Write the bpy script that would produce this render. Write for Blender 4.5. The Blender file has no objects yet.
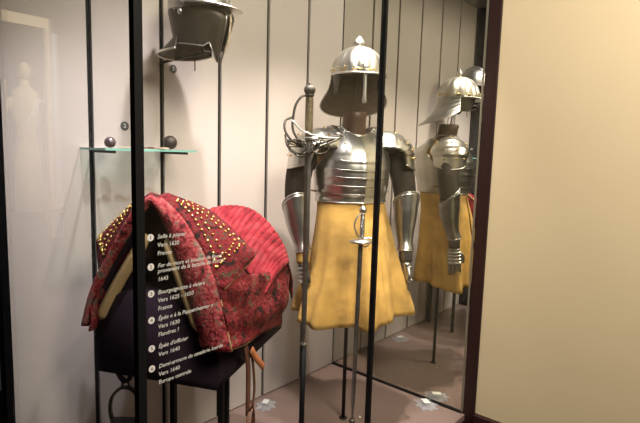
import bpy, math, random
from mathutils import Vector, Matrix, noise
random.seed(7)
S = 0.3                       # spacing of the wall panels in metres
sc = bpy.context.scene
col = sc.collection
PI = math.pi
sin, cos, rad = math.sin, math.cos, math.radians

# ------------------------------------------------------------------ materials
def new_mat(name):
    m = bpy.data.materials.new(name); m.use_nodes = True
    nt = m.node_tree; b = nt.nodes['Principled BSDF']
    return m, nt, b

def plain(name, c, rough=.5, metal=0., bump=0., bscale=60., var=0., vscale=8., spec=None, detail=4.):
    """colour with a little noise mottling and bump"""
    m, nt, b = new_mat(name)
    b.inputs['Roughness'].default_value = rough
    b.inputs['Metallic'].default_value = metal
    if spec is not None: b.inputs['Specular IOR Level'].default_value = spec
    tc = nt.nodes.new('ShaderNodeTexCoord')
    if var > 0:
        n = nt.nodes.new('ShaderNodeTexNoise'); n.inputs['Scale'].default_value = vscale; n.inputs['Detail'].default_value = detail
        r = nt.nodes.new('ShaderNodeValToRGB')
        r.color_ramp.elements[0].position = .3; r.color_ramp.elements[1].position = .7
        r.color_ramp.elements[0].color = tuple(x*(1-var) for x in c)+(1,)
        r.color_ramp.elements[1].color = tuple(min(1, x*(1+var)) for x in c)+(1,)
        nt.links.new(tc.outputs['Object'], n.inputs['Vector'])
        nt.links.new(n.outputs['Fac'], r.inputs['Fac'])
        nt.links.new(r.outputs['Color'], b.inputs['Base Color'])
    else:
        b.inputs['Base Color'].default_value = tuple(c)+(1,)
    if bump > 0:
        n2 = nt.nodes.new('ShaderNodeTexNoise'); n2.inputs['Scale'].default_value = bscale; n2.inputs['Detail'].default_value = 5
        bp = nt.nodes.new('ShaderNodeBump'); bp.inputs['Strength'].default_value = bump; bp.inputs['Distance'].default_value = .004
        nt.links.new(tc.outputs['Object'], n2.inputs['Vector'])
        nt.links.new(n2.outputs['Fac'], bp.inputs['Height'])
        nt.links.new(bp.outputs['Normal'], b.inputs['Normal'])
    return m

def cloth(name, cols, scale, rough=.85, bump=.6, distort=2.5, poss=(.3, .45, .56, .72), voro=0.):
    """woven damask: several colours laid out by distorted noise"""
    m, nt, b = new_mat(name)
    b.inputs['Roughness'].default_value = rough; b.inputs['Specular IOR Level'].default_value = .15
    tc = nt.nodes.new('ShaderNodeTexCoord')
    n = nt.nodes.new('ShaderNodeTexNoise'); n.inputs['Scale'].default_value = scale
    n.inputs['Detail'].default_value = 5; n.inputs['Distortion'].default_value = distort; n.inputs['Roughness'].default_value = .65
    r = nt.nodes.new('ShaderNodeValToRGB')
    e = r.color_ramp.elements
    while len(e) < len(cols): e.new(.5)
    for k, c in enumerate(cols):
        e[k].position = poss[k]; e[k].color = tuple(c)+(1,)
    nt.links.new(tc.outputs['Object'], n.inputs['Vector'])
    nt.links.new(n.outputs['Fac'], r.inputs['Fac'])
    nt.links.new(r.outputs['Color'], b.inputs['Base Color'])
    n2 = nt.nodes.new('ShaderNodeTexNoise'); n2.inputs['Scale'].default_value = scale*4; n2.inputs['Detail'].default_value = 6
    bp = nt.nodes.new('ShaderNodeBump'); bp.inputs['Strength'].default_value = bump; bp.inputs['Distance'].default_value = .012
    nt.links.new(tc.outputs['Object'], n2.inputs['Vector'])
    nt.links.new(n2.outputs['Fac'], bp.inputs['Height'])
    nt.links.new(bp.outputs['Normal'], b.inputs['Normal'])
    return m

def glass_mat(name, tint=(.97, .985, .975), gain=1.0):
    """thin pane: see-through, with mirror reflection rising at grazing angles from either face"""
    m = bpy.data.materials.new(name); m.use_nodes = True
    nt = m.node_tree; nt.nodes.clear()
    out = nt.nodes.new('ShaderNodeOutputMaterial')
    tr = nt.nodes.new('ShaderNodeBsdfTransparent'); tr.inputs['Color'].default_value = tint+(1,)
    gl = nt.nodes.new('ShaderNodeBsdfGlossy'); gl.inputs['Roughness'].default_value = 0.0
    g = nt.nodes.new('ShaderNodeNewGeometry')
    d = nt.nodes.new('ShaderNodeVectorMath'); d.operation = 'DOT_PRODUCT'
    nt.links.new(g.outputs['Incoming'], d.inputs[0]); nt.links.new(g.outputs['Normal'], d.inputs[1])
    def M(op, a, b=None):
        q = nt.nodes.new('ShaderNodeMath'); q.operation = op
        for k, v in enumerate((a, b)):
            if v is None: continue
            if isinstance(v, (int, float)): q.inputs[k].default_value = v
            else: nt.links.new(v, q.inputs[k])
        return q.outputs[0]
    c = M('ABSOLUTE', d.outputs['Value'])
    p5 = M('POWER', M('SUBTRACT', 1.0, c), 5.0)
    f = M('ADD', M('MULTIPLY', p5, .95*gain), .04*gain)
    mx = nt.nodes.new('ShaderNodeMixShader')
    nt.links.new(f, mx.inputs['Fac']); nt.links.new(tr.outputs[0], mx.inputs[1]); nt.links.new(gl.outputs[0], mx.inputs[2])
    nt.links.new(mx.outputs[0], out.inputs['Surface'])
    return m

MT = {}
MT['panel'] = plain('panel paint', (.445, .39, .375), .62, var=.03, vscale=1.5)
MT['black'] = plain('black lacquer', (.004, .004, .005), .6, spec=.15)
MT['blackmetal'] = plain('black steel', (.010, .009, .011), .45, spec=.25)
MT['floor'] = plain('case floor', (.20, .138, .125), .42, var=.08, vscale=5, bump=.08, bscale=30)
MT['ceil'] = plain('case ceiling', (.10, .095, .09), .8)
MT['roomdark'] = plain('dark room', (.010, .008, .008), .9, spec=.1)
MT['beige'] = plain('beige plaster', (.56, .47, .32), .55, var=.03, vscale=1.6, bump=.05, bscale=12)
MT['mahog'] = plain('dark red-brown frame', (.022, .008, .008), .45, spec=.3)
MT['rail'] = plain('grey edge strip', (.16, .14, .11), .4)
MT['helmsteel'] = plain('bright fluted steel', (.58, .56, .53), .36, metal=1., var=.22, vscale=14, bump=.25, bscale=30)
MT['steel'] = plain('polished steel', (.62, .60, .57), .31, metal=1., var=.14, vscale=9, bump=.10, bscale=25)
MT['steel2'] = plain('dull steel', (.42, .41, .41), .33, metal=1., var=.22, vscale=12, bump=.15, bscale=30)
MT['steeldark'] = plain('dark iron', (.20, .18, .17), .42, metal=.9, var=.3, vscale=14, bump=.3, bscale=40)
MT['browniron'] = plain('browned iron', (.042, .032, .026), .5, metal=.3, var=.3, vscale=16, bump=.3, bscale=40)
MT['iron'] = plain('aged iron', (.06, .052, .044), .5, metal=.5, var=.3, vscale=20, bump=.4, bscale=60)
MT['brass'] = plain('brass', (.75, .50, .16), .25, metal=1.)
MT['gilt'] = plain('tarnished gilt', (.55, .42, .18), .35, metal=1., var=.2, vscale=60)
MT['griptone'] = plain('wire-bound grip', (.17, .13, .075), .45, metal=.5, var=.3, vscale=60)
MT['buff'] = plain('buff leather', (.49, .285, .072), .85, var=.3, vscale=9, bump=.5, bscale=45, detail=7)
MT['liner'] = plain('helmet lining', (.20, .155, .105), .75, metal=.2, var=.1, vscale=20)
MT['darksleeve'] = plain('dark leather sleeve', (.020, .012, .010), .75, var=.5, vscale=30, bump=.6, bscale=60, spec=.15)
MT['glove'] = plain('dark glove', (.07, .06, .055), .5, metal=.5, var=.3, vscale=40, bump=.4, bscale=80)
MT['wood'] = plain('brown mannequin', (.07, .034, .02), .5, var=.2, vscale=12)
MT['purple'] = plain('dark aubergine cloth', (.014, .007, .013), .9, var=.2, vscale=10, spec=.15)
MT['tan'] = plain('tan felt', (.42, .28, .14), .9, var=.15, vscale=18, bump=.3, bscale=60)
MT['strap'] = plain('brown strap leather', (.10, .035, .02), .6, var=.3, vscale=30, bump=.3)
MT['straplight'] = plain('russet strap leather', (.34, .11, .04), .6, var=.25, vscale=30, bump=.3)
MT['damask'] = cloth('worn red damask', [(.010, .006, .005), (.105, .006, .010), (.165, .016, .020), (.060, .052, .032)], 20, poss=(.36,.47,.56,.66), distort=.6, bump=1.)
MT['damask2'] = cloth('dark red damask', [(.010, .007, .005), (.105, .005, .010), (.15, .010, .016), (.045, .034, .020)], 30, poss=(.40,.46,.53,.62), distort=1.2)
MT['pinkrim'] = cloth('rubbed pink-red velvet', [(.03, .013, .011), (.18, .015, .021), (.30, .052, .056), (.11, .095, .07)], 22, poss=(.36,.45,.53,.63), distort=1.2)
MT['quilt'] = cloth('quilted rose velvet', [(.06, .006, .010), (.165, .009, .017), (.22, .024, .032), (.10, .022, .022)], 10, bump=.3, distort=1.0)
MT['piping'] = plain('olive gold cord', (.22, .14, .06), .6, bump=.4, bscale=200)
MT['white'] = plain('white lettering', (.52, .52, .51), .7)
MT['whitedisc'] = plain('white disc', (.62, .60, .60), .6)
MT['discdark'] = plain('dark grey disc', (.06, .058, .06), .5)
MT['purpletext'] = plain('dark figure', (.02, .015, .02), .6)
MT['glass'] = glass_mat('clear coated pane', gain=.3)
MT['sideglass'] = glass_mat('clear side pane', gain=1.5)
MT['shelfglass'] = glass_mat('shelf glass', (.90, .97, .94), 1.6)
MT['shelfedge'] = plain('green glass edge', (.20, .42, .36), .2)
MT['acrylic'] = plain('clear acrylic', (.55, .57, .64), .08)
MT['acrylic'].node_tree.nodes['Principled BSDF'].inputs['Alpha'].default_value = .26
MT['ball'] = plain('iron shot', (.06, .045, .04), .5, metal=.4, var=.3, vscale=50, bump=.5, bscale=90)
MT['ball2'] = plain('polished lead shot', (.16, .11, .12), .28, metal=.6, var=.3, vscale=40)
MT['bone'] = plain('pale corroded iron', (.45, .36, .27), .7, var=.3, vscale=70, bump=.4)
MT['rust'] = plain('rusted iron', (.16, .075, .045), .8, var=.4, vscale=70, bump=.4)
m, nt, b = new_mat('silvered mirror')
b.inputs['Base Color'].default_value = (.66, .65, .585, 1); b.inputs['Metallic'].default_value = 1; b.inputs['Roughness'].default_value = .012
MT['mirror'] = m

# ------------------------------------------------------------------ mesh helpers
def build(name, verts, faces, mat, parent=None, smooth=True, solid=0., bevel=0., sub=0, offset=-1., auto=None):
    me = bpy.data.meshes.new(name); me.from_pydata([tuple(v) for v in verts], [], faces); me.update()
    me.materials.append(mat if not isinstance(mat, str) else MT[mat])
    for p in me.polygons: p.use_smooth = smooth
    o = bpy.data.objects.new(name, me); col.objects.link(o)
    if parent is not None: o.parent = parent
    if solid: 
        s = o.modifiers.new('thick', 'SOLIDIFY'); s.thickness = solid; s.offset = offset
    if bevel:
        v = o.modifiers.new('bevel', 'BEVEL'); v.width = bevel; v.segments = 2; v.limit_method = 'ANGLE'
    if sub:
        v = o.modifiers.new('sub', 'SUBSURF'); v.levels = sub; v.render_levels = sub
    return o

class G:
    """gathers shapes into one mesh"""
    def __init__(s): s.v = []; s.f = []
    def add(s, v, f):
        n = len(s.v); s.v += [tuple(x) for x in v]; s.f += [tuple(i+n for i in q) for q in f]; return s
    def box(s, x0, x1, y0, y1, z0, z1):
        v = [(x, y, z) for z in (z0, z1) for y in (y0, y1) for x in (x0, x1)]
        return s.add(v, [(0, 2, 3, 1), (4, 5, 7, 6), (0, 1, 5, 4), (2, 6, 7, 3), (0, 4, 6, 2), (1, 3, 7, 5)])
    def rings(s, rs, closed=True, cap=True):
        n = len(rs[0]); v = [p for r in rs for p in r]; f = []
        for k in range(len(rs)-1):
            for i in range(n if closed else n-1):
                j = (i+1) % n
                f.append((k*n+i, k*n+j, (k+1)*n+j, (k+1)*n+i))
        if cap and closed:
            f.append(tuple(range(n-1, -1, -1))); f.append(tuple(range((len(rs)-1)*n, len(rs)*n)))
        return s.add(v, f)
    def lathe(s, prof, c=(0, 0, 0), n=32, rx=1., ry=1.):
        return s.rings([[(c[0]+r*rx*cos(2*PI*i/n), c[1]+r*ry*sin(2*PI*i/n), c[2]+z) for i in range(n)] for r, z in prof])
    def tube(s, pts, r, n=10, closed=False, flat=1.):
        pts = [Vector(p) for p in pts]; N = len(pts)
        rr = r if isinstance(r, (list, tuple)) else [r]*N
        rs = []; up = None
        for k, p in enumerate(pts):
            a = pts[(k-1) % N] if (closed or k > 0) else p; b_ = pts[(k+1) % N] if (closed or k < N-1) else p
            t = (b_-a).normalized()
            if up is None:
                up = Vector((0, 0, 1)) if abs(t.z) < .9 else Vector((0, 1, 0))
            x = t.cross(up).normalized(); y = x.cross(t).normalized(); up = y
            rs.append([p+x*rr[k]*cos(2*PI*i/n)+y*rr[k]*flat*sin(2*PI*i/n) for i in range(n)])
        if closed: rs.append(rs[0]); return s.rings(rs, cap=False)
        return s.rings(rs)
    def sphere(s, c, r, n=16, m=10, sx=1, sy=1, sz=1):
        prof = [(max(1e-4, r*sin(PI*k/m)), -r*cos(PI*k/m)) for k in range(m+1)]
        return s.rings([[(c[0]+a*sx*cos(2*PI*i/n), c[1]+a*sy*sin(2*PI*i/n), c[2]+z*sz) for i in range(n)] for a, z in prof])
    def grid(s, rows):
        return s.rings(rows, closed=False, cap=False)
    def o(s, name, mat, parent=None, **k): return build(name, s.v, s.f, mat, parent, **k)

def cr(p0, p1, p2, p3, t):
    return .5*((2*p1)+(p2-p0)*t+(2*p0-5*p1+4*p2-p3)*t*t+(3*p1-p0-3*p2+p3)*t*t*t)
def spline(P, t):
    """Catmull-Rom through P at t in 0..1"""
    P = [Vector(p) for p in P]; n = len(P)-1
    u = min(max(t, 0), 1)*n; k = min(int(u), n-1); f = u-k
    a = P[k-1] if k > 0 else P[0]*2-P[1]
    d = P[k+2] if k+2 <= n else P[n]*2-P[n-1]
    return cr(a, P[k], P[k+1], d, f)
def curve(P, n): return [spline(P, i/(n-1)) for i in range(n)]
def patch_pt(grid, u, v): return spline([spline(r, v) for r in grid], u)
def patch(grid, nu, nv, fn=None):
    rows = []
    for i in range(nu):
        u = i/(nu-1); row = []
        R_ = grid
        for j in range(nv):
            v = j/(nv-1); p = patch_pt(R_, u, v)
            if fn: p = fn(p, u, v)
            row.append(p)
        rows.append(row)
    return rows
def empty(name, loc=(0, 0, 0), rz=0.):
    o = bpy.data.objects.new(name, None); col.objects.link(o)
    o.location = loc; o.rotation_euler = (0, 0, rz); o.empty_display_size = .05
    return o
def tag(o, label, cat, group=None):
    o['label'] = label; o['category'] = cat
    if group: o['group'] = group
    return o
def struct(o): o['kind'] = 'structure'; return o
def text_mesh(body, size, shear=0., bold=0., align='LEFT'):
    cu = bpy.data.curves.new('lettering', 'FONT'); cu.body = body; cu.size = size; cu.shear = shear; cu.offset = bold
    cu.align_x = align; cu.extrude = .0002; cu.resolution_u = 3
    if align == 'CENTER': cu.align_y = 'CENTER'
    ob = bpy.data.objects.new('lettering', cu); col.objects.link(ob)
    bpy.context.view_layer.update()
    dg = bpy.context.evaluated_depsgraph_get()
    me = bpy.data.meshes.new_from_object(ob.evaluated_get(dg))
    bpy.data.objects.remove(ob); return me
def text_obj(name, body, size, mat, parent, loc, shear=0., bold=0., align='LEFT'):
    me = text_mesh(body, size, shear, bold, align); me.materials.clear(); me.materials.append(MT[mat])
    o = bpy.data.objects.new(name, me); col.objects.link(o); o.parent = parent
    o.location = loc; o.rotation_euler = (PI/2, 0, 0)     # readable from the -y side
    return o

# ------------------------------------------------------------------ camera (solved from the panel joints of the photo)
cam = bpy.data.cameras.new('camera'); co = bpy.data.objects.new('camera', cam); col.objects.link(co)
r_ = Vector((.65627586, -.75397646, .02866179)); u_ = Vector((.0696361, .09834977, .99271251)); F_ = Vector((.75130075, .64949736, -.11704856))
co.matrix_world = Matrix(((r_.x, u_.x, -F_.x, -7.896*S), (r_.y, u_.y, -F_.y, -6.350*S), (r_.z, u_.z, -F_.z, 4.430*S), (0, 0, 0, 1)))
cam.sensor_width = 36; cam.lens = 498.145*36/640; cam.clip_start = .02
sc.camera = co

# ------------------------------------------------------------------ the setting
D = 2.947*S          # depth of the display case
ZC = 8.593*S         # its ceiling
g = G(); g.box(-6*S, 0, .012, .05, -.02, ZC)
wall_back = struct(g.o('wall_back', 'black', smooth=False))
gap = .010
for k in range(6):
    g = G(); g.box(-(k+1)*S+(gap if k < 5 else .004), -k*S-(gap if k > 0 else .006), 0, .014, .006, ZC)
    o = g.o('panel', 'panel', wall_back, smooth=False, bevel=.001)
g = G(); g.box(-6*S-.01, .02, -D-.01, .05, -.03, 0)
struct(g.o('floor', 'floor', smooth=False))
g = G(); g.box(-6*S-.01, .02, -D-.01, .05, ZC, ZC+.03)
struct(g.o('ceiling', 'ceil', smooth=False))
# plinth under the case
g = G(); g.box(-6*S-.03, .02, -D-.012, .05, -.60, -.031)
struct(g.o('trim_plinth', 'mahog', smooth=False))
# mirrored end wall
mir = tag(empty('mirror_panel', (0, 0, 0)), 'tall mirror closing the right end of the case, reflecting the armour', 'mirror')
g = G(); g.box(0, .006, -D+.003, 0, .004, ZC); g.o('mirror_glass', 'mirror', mir, smooth=False)
g = G(); g.box(-.010, -.0005, -D+.006, -.001, 0.001, .008); g.o('bottom_channel', 'black', mir, smooth=False)
g = G(); g.box(-.003, -.0005, -D+.006, -D+.015, .009, ZC-.001); g.o('edge_strip', 'rail', mir, smooth=False)
# right corner post of the case
g = G(); g.box(-.004, .05, -3.15*S, -D+.001, -.6, ZC+.3)
struct(g.o('trim_1', 'mahog', smooth=False, bevel=.003))
# back left column
g = G(); g.box(-6*S-.022, -6*S-.005, -.005, .05, -.6, ZC+.3)
struct(g.o('trim_2', 'black', smooth=False))
# front panes: joint posts and glass
def post(name, x, w):
    g = G(); g.box(x-w/2, x+w/2, -D-.010, -D+.010, .0005, ZC); return struct(g.o(name, 'black', smooth=False))
post('trim_3', -6.012*S, .020)
post('trim_4', -2.915*S, .0125)
g = G(); g.box(-6.012*S+.012, -2.915*S-.0065, -D-.004, -D+.004, .001, ZC-.001); struct(g.o('window_1', 'glass', smooth=False))
g = G(); g.box(-2.915*S+.0065, -.005, -D-.004, -D+.004, .001, ZC-.001); struct(g.o('window_2', 'glass', smooth=False))
g = G(); g.box(-6*S-.004, -6*S+.004, -D+.012, -.006, .001, ZC-.001); struct(g.o('window_3', 'sideglass', smooth=False))
# the room outside
g = G(); g.box(.004, .12, -4.2, -3.152*S, .026, 3.2); struct(g.o('wall_right', 'beige', smooth=False))
g = G(); g.box(-.02, .12, -4.2, -3.152*S, -.6, .024); struct(g.o('baseboard_right', 'mahog', smooth=False, bevel=.003))
g = G(); g.box(-6, .12, -4.2, 2.4, -.64, -.602); struct(g.o('floor_room', 'roomdark', smooth=False))
g = G(); g.box(-6, .12, -4.3, -4.2, -.6, 3.2); struct(g.o('wall_front', 'roomdark', smooth=False))
g = G(); g.box(-6.1, -6, -4.2, 2.4, -.6, 3.2); struct(g.o('wall_left', 'roomdark', smooth=False))
g = G(); g.box(-6, -6*S-.09, 2.3, 2.4, -.6, 3.2); struct(g.o('wall_far', 'roomdark', smooth=False))
g = G(); g.box(-6, .12, -4.2, 2.4, 3.2, 3.25); struct(g.o('ceiling_room', 'roomdark', smooth=False))

# ------------------------------------------------------------------ glass shelf and what lies on it
ZS = 4.40*S
sh = tag(empty('glass_shelf', (-4.52*S, 0, ZS)), 'small glass shelf on two dark brackets high on the panelled wall', 'shelf')
hx, dy = .1875, .20
g = G(); g.box(-hx+.0, hx, -dy, -.001, -.004, .004); g.o('shelf_pane', 'shelfglass', sh, smooth=False)
g = G(); g.box(-hx, hx, -dy-.0015, -dy-.0002, -.004, .004); g.box(-hx-.0015, -hx-.0002, -dy, -.002, -.004, .004); g.box(hx+.0002, hx+.0015, -dy, -.002, -.004, .004)
g.o('polished_edge', 'shelfedge', sh, smooth=False)
for x in (-5*S, -4*S):
    g = G(); g.box(x+4.52*S-.004, x+4.52*S+.004, -dy+.02, .012, -.014, -.0045); g.o('bracket', 'blackmetal', sh, smooth=False)
def ball(x, y, r, mat, label):
    g = G(); g.sphere((0, 0, 0), r, 28, 18)
    o = g.o('cannon_ball', mat); o.location = (x, y, ZS+.0045+r)
    return tag(o, label, 'ball', 'iron shot on the glass shelf')
ball(-4.908*S, -.09, .0205, 'ball2', 'smaller shiny iron ball at the left end of the glass shelf')
ball(-4.066*S, -.09, .0285, 'ball', 'larger rough brown iron ball at the right end of the glass shelf')
def frag(pts, rr, mat, loc, label, name):
    g = G(); g.tube(curve(pts, 14), [spline([(a, 0, 0) for a in rr], i/13).x for i in range(14)], 8, flat=.5)
    o = g.o(name, mat); o.location = loc; return tag(o, label, 'relic')
frag([(-.03, 0, 0), (-.01, .004, 0), (.012, -.002, 0), (.035, .003, 0)], [.002, .006, .005, .002], 'bone', (-4.72*S, -.10, ZS+.0075), 'pale corroded iron fragment lying beside the smaller ball', 'iron_fragment')
frag([(-.04, 0, 0), (-.015, .004, 0), (.01, 0, .001), (.035, .002, 0)], [.002, .004, .008, .003], 'rust', (-4.37*S, -.09, ZS+.0085), 'dark rusty spearhead lying in the middle of the glass shelf', 'spearhead')
frag([(-.035, 0, 0), (-.01, -.004, 0), (.015, 0, 0), (.035, -.003, 0)], [.003, .007, .007, .002], 'bone', (-4.26*S, -.125, ZS+.0085), 'tan iron fragment lying against the larger ball', 'iron_fragment')
# number discs on the wall
def disc(x, z, num, label):
    t = tag(empty('number_disc', (x, .0001, z)), label, 'disc')
    g = G(); g.lathe([(.0001, 0), (.0165, 0), (.0175, .0008), (.0175, .002), (.0001, .002)], n=32)
    g.v = [(a, -c, b_) for a, b_, c in g.v]
    g.o('plate', 'discdark', t, smooth=False)
    text_obj('numeral', num, .023, 'white', t, (0, -.0026, 0), bold=.0004, align='CENTER')
disc(-4.558*S, 4.708*S, '2', 'small dark grey wall disc with a white 2, above the glass shelf')
disc(-3.821*S, 5.548*S, '3', 'small dark grey wall disc with a white 3, under the hanging helmet')

# ------------------------------------------------------------------ captions lettered on the front pane
caps = [
 ('1', 1.127, ['Selle à piquer', 'Vers 1630', 'France'], 'first', 'saddle'),
 ('2', 1.059, ['Fer de mors et boulets de Bexel', 'provenant de la bataille de Rocroi', '1643'], 'second', ''),
 ('3', .996, ['Bourguignotte à visière', 'Vers 1625 - 1650', 'France'], 'third', ''),
 ('4', .933, ['Épée « à la Pappenheimer »', 'Vers 1630', 'Flandres ?'], 'fourth', ''),
 ('5', .865, ["Épée d'officier", 'Vers 1640'], 'fifth', ''),
 ('6', .816, ['Demi-armure de cavalerie lourde', 'Vers 1640', 'Europe centrale'], 'lowest', '')]
desc = ['white lettering on the front glass beginning Selle, topmost caption beside its 1',
        'white lettering on the front glass dated 1643 beside a disc numbered 2',
        'white lettering on the front glass beginning Bourguignotte beside a disc numbered 3',
        'white lettering on the front glass reading Flandres beside a disc numbered 4',
        "white two-line lettering on the front glass beginning Épée d'officier",
        'white lettering on the front glass ending Europe centrale, lowest caption']
for k, (n, z, lines, _, _) in enumerate(caps):
    t = tag(empty('caption', (-1.777, -D-.0040, z)), desc[k], 'caption', 'captions lettered on the front glass')
    g = G(); g.lathe([(.0001, 0), (.0082, 0), (.0082, .0004), (.0001, .0004)], n=28)
    g.v = [(a, -c, b_) for a, b_, c in g.v]; g.o('disc', 'whitedisc', t, smooth=False)
    text_obj('numeral', n, .0125, 'purpletext', t, (0, -.0010, 0), align='CENTER')
    dz = .0225 if len(lines[1]) < 20 else .0125
    zz = -.0045
    for i, ln in enumerate(lines):
        text_obj('text_line', ln, .0140, 'white', t, (.0165, -.0006, zz), shear=.25 if i == 0 or (k == 1 and i == 1) else .1, bold=.00005)
        zz -= .0125 if (k == 1 and i == 0) else .0195

# ------------------------------------------------------------------ armour
AX, AY, AR = -1.571*S, -1.528*S, rad(-32)
def arm_empty(name): return empty(name, (AX, AY, 0), AR)
def eo(th, a, b_, cx=0, cy=0, z=0): return Vector((cx+a*sin(th), cy-b_*cos(th), z))     # th=0 is the front

st = tag(arm_empty('mannequin_stand'), 'dark pole stand with a brown neck carrying the armour and coat', 'stand')
g = G(); g.tube([(0, 0, .0005), (0, 0, 1.30)], .0095, 14); g.lathe([(.0001, .0), (.02, .0), (.02, .004), (.0095, .005)], n=20)
g.o('pole', 'blackmetal', st)
g = G(); g.rings([[eo(2*PI*i/24, a, b_, 0, cy, z) for i in range(24)] for a, b_, cy, z in
    ((.14, .10, .03, 1.10), (.145, .11, .03, 1.25), (.12, .085, .03, 1.36), (.075, .075, .015, 1.41), (.058, .062, .0, 1.44), (.054, .058, -.008, 1.49), (.056, .060, -.012, 1.515), (.050, .054, -.012, 1.523))])
g.o('neck', 'wood', st)
g = G(); g.tube([(.012, -.03, 1.52), (.02, -.05, 1.70)], .0022, 6); g.tube([(-.02, .0, 1.52), (-.01, -.03, 1.70)], .0022, 6)
g.tube([(0, -.02, 1.52), (0, -.055, 1.795)], .004, 8)
g.o('helmet_prop', 'liner', st)

# buff coat
coat = tag(arm_empty('buff_coat'), 'long yellow buff leather coat worn under the steel armour', 'coat')
rows = []
zs = [1.42, 1.39, 1.35, 1.30, 1.24, 1.18, 1.12, 1.05, .98, .90, .82, .74, .69, .625, .56]
A = [.085, .125, .150, .155, .157, .157, .158, .166, .177, .188, .200, .218, .234, .250, .264]
B = [.078, .105, .125, .140, .150, .145, .135, .138, .143, .150, .157, .164, .171, .178, .184]
CY = [.015, .02, .02, .02, .02, .015, .005, -.005, -.015, -.02, -.028, -.034, -.038, -.042, -.045]
CX = [0]*6+[.002, .004, .008, .012, .016, .014, .010, .008, .006]
n = 120
def coat_row(z, a, b_, cy, cx, f, inner=0):
    row = []
    for i in range(n+1):
        th = rad(6)+(2*PI-rad(-8)-rad(0))*i/n if False else rad(8)+2*PI*1.035*i/n   # starts left of centre, wraps round and overlaps itself
        lap = (i/n)
        fold = f*(.026*sin(5*th+.6)+.015*sin(9*th+2.2)+.008*sin(15*th+1))
        dth = (th-rad(346)+PI) % (2*PI)-PI
        fold += f*(-.030*math.exp(-(dth/.10)**2)+.020*math.exp(-((dth-.24)/.12)**2))
        r = 1+fold/.2
        off = .010*f*lap+.006*lap
        p = eo(th, (a+off)*r, (b_+off)*r, cx, cy, z+f*(.008*sin(3*th)-.006*cos(th))-(.035*max(0, cos(th)) if z > 1.36 else 0))
        row.append(p)
    return row
fine = []
for k in range(len(zs)-1):
    for s_ in range(3):
        t = s_/3
        L = lambda q: q[k]*(1-t)+q[k+1]*t
        fine.append((L(zs), L(A), L(B), L(CY), L(CX)))
fine.append((zs[-1], A[-1], B[-1], CY[-1], CX[-1]))
g = G(); g.grid([coat_row(z, a, b_, cy, cx, min(1, max(0, (1.10-z)/.5))) for z, a, b_, cy, cx in fine])
g.o('coat_body', 'buff', coat, solid=.004, offset=0)

# cuirass
cui = tag(arm_empty('cuirass'), 'polished steel breastplate and backplate with horizontal lames over the yellow coat', 'armour')
def torso_a(z): return spline([(.158, 0, 0), (.172, 0, 0), (.176, 0, 0), (.176, 0, 0), (.150, 0, 0), (.105, 0, 0)], (z-1.10)/.33).x
def breast(front=True):
    rows = []
    NZ, NT = 48, 48
    for k in range(NZ+1):
        t = k/NZ; row = []
        for i in range(NT+1):
            s_ = -1+2*i/NT
            z0 = 1.108+.0*abs(s_) if front else 1.11
            ztop = (1.412+.038*min(1, abs(s_)*1.15)**2) if front else 1.43
            z = z0+(ztop-z0)*t
            # arm hole
            thmax = rad(92) if z < 1.24 else rad(92)-rad(40)*min(1, (z-1.24)/.11)**.8
            th = s_*thmax
            if front:
                b_ = spline([(.150, 0, 0), (.172, 0, 0), (.182, 0, 0), (.178, 0, 0), (.150, 0, 0), (.095, 0, 0)], (z-1.10)/.33).x
                b_ += .014*math.exp(-(th/.10)**2)*max(0, 1-(z-1.1)/.34)
                lam = 0
                if z < 1.325:
                    q = (1.325-z)/.0365; lam = -.0030*(1-(q-int(q)))*1.0+.001
                    if q > 6: lam = 0
                a = torso_a(z)+.006+lam*.5; b_ += lam
                y = .015
                edge = .006*max(0, 1-(z-1.108)/.02)
                row.append(eo(th, a+edge, b_+edge, 0, y, z))
            else:
                b_ = spline([(.142, 0, 0), (.150, 0, 0), (.165, 0, 0), (.176, 0, 0), (.165, 0, 0), (.08, 0, 0)], (z-1.10)/.33).x
                p = eo(th, torso_a(z)+.004, b_, 0, .015, z); p.y = .03-p.y
                row.append(p)
        rows.append(row)
    return rows
g = G(); g.grid(breast(True)); bp_ = g.o('breastplate', 'steel', cui, solid=.003, offset=0)
def edge_tube(rows_, r, name, mat, parent, which):
    g = G(); g.tube([p for p in which], r, 8); return g.o(name, mat, parent)
R0 = breast(True)
for zl_ in range(1, 6):
    z_ = 1.325-.0365*zl_; k_ = int((z_-1.108)/(1.41-1.108)*48)
    edge_tube(None, .0016, 'lame_edge', 'steel', cui, [p+Vector((0, -.0015, 0)) for p in R0[k_+1][11:38]])
edge_tube(None, .0042, 'rolled_neck_edge', 'steel', cui, R0[-1])
edge_tube(None, .004, 'rolled_waist_edge', 'steel', cui, R0[0])
for i in (0, -1):
    g = G(); g.tube([r2[i] for r2 in R0[22:]], .0038, 8); g.o('rolled_arm_edge', 'steel', cui)
g = G(); g.grid(breast(False)); g.o('backplate', 'steel', cui, solid=.003, offset=0)
for sx in (-1, 1):
    g = G(); pts = curve([(sx*.098, -.085, 1.415), (sx*.105, -.03, 1.452), (sx*.10, .05, 1.452), (sx*.09, .115, 1.42)], 14)
    rows = [[p+Vector((-.02, 0, 0)), p+Vector((0, 0, .003)), p+Vector((.02, 0, 0))] for p in pts]
    g.grid(rows); g.o('shoulder_strap', 'steel2', cui, solid=.004)
for sx, zz in ((-1, 1.40), (1, 1.40), (-1, 1.375), (1, 1.375)):
    g = G(); g.sphere((sx*.088, -.118 if zz > 1.39 else -.142, zz), .006, 10, 6); g.o('rivet', 'steel', cui)
# side straps with buckles
for sx in (-1, 1):
    g = G(); g.tube([eo(sx*rad(80), .184, .17, 0, .015, 1.150), eo(sx*rad(95), .187, .17, 0, .015, 1.150), eo(sx*rad(110), .184, .17, 0, .015, 1.150)], .008, 6, flat=.3)
    g.o('side_strap', 'strap', cui)

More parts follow.
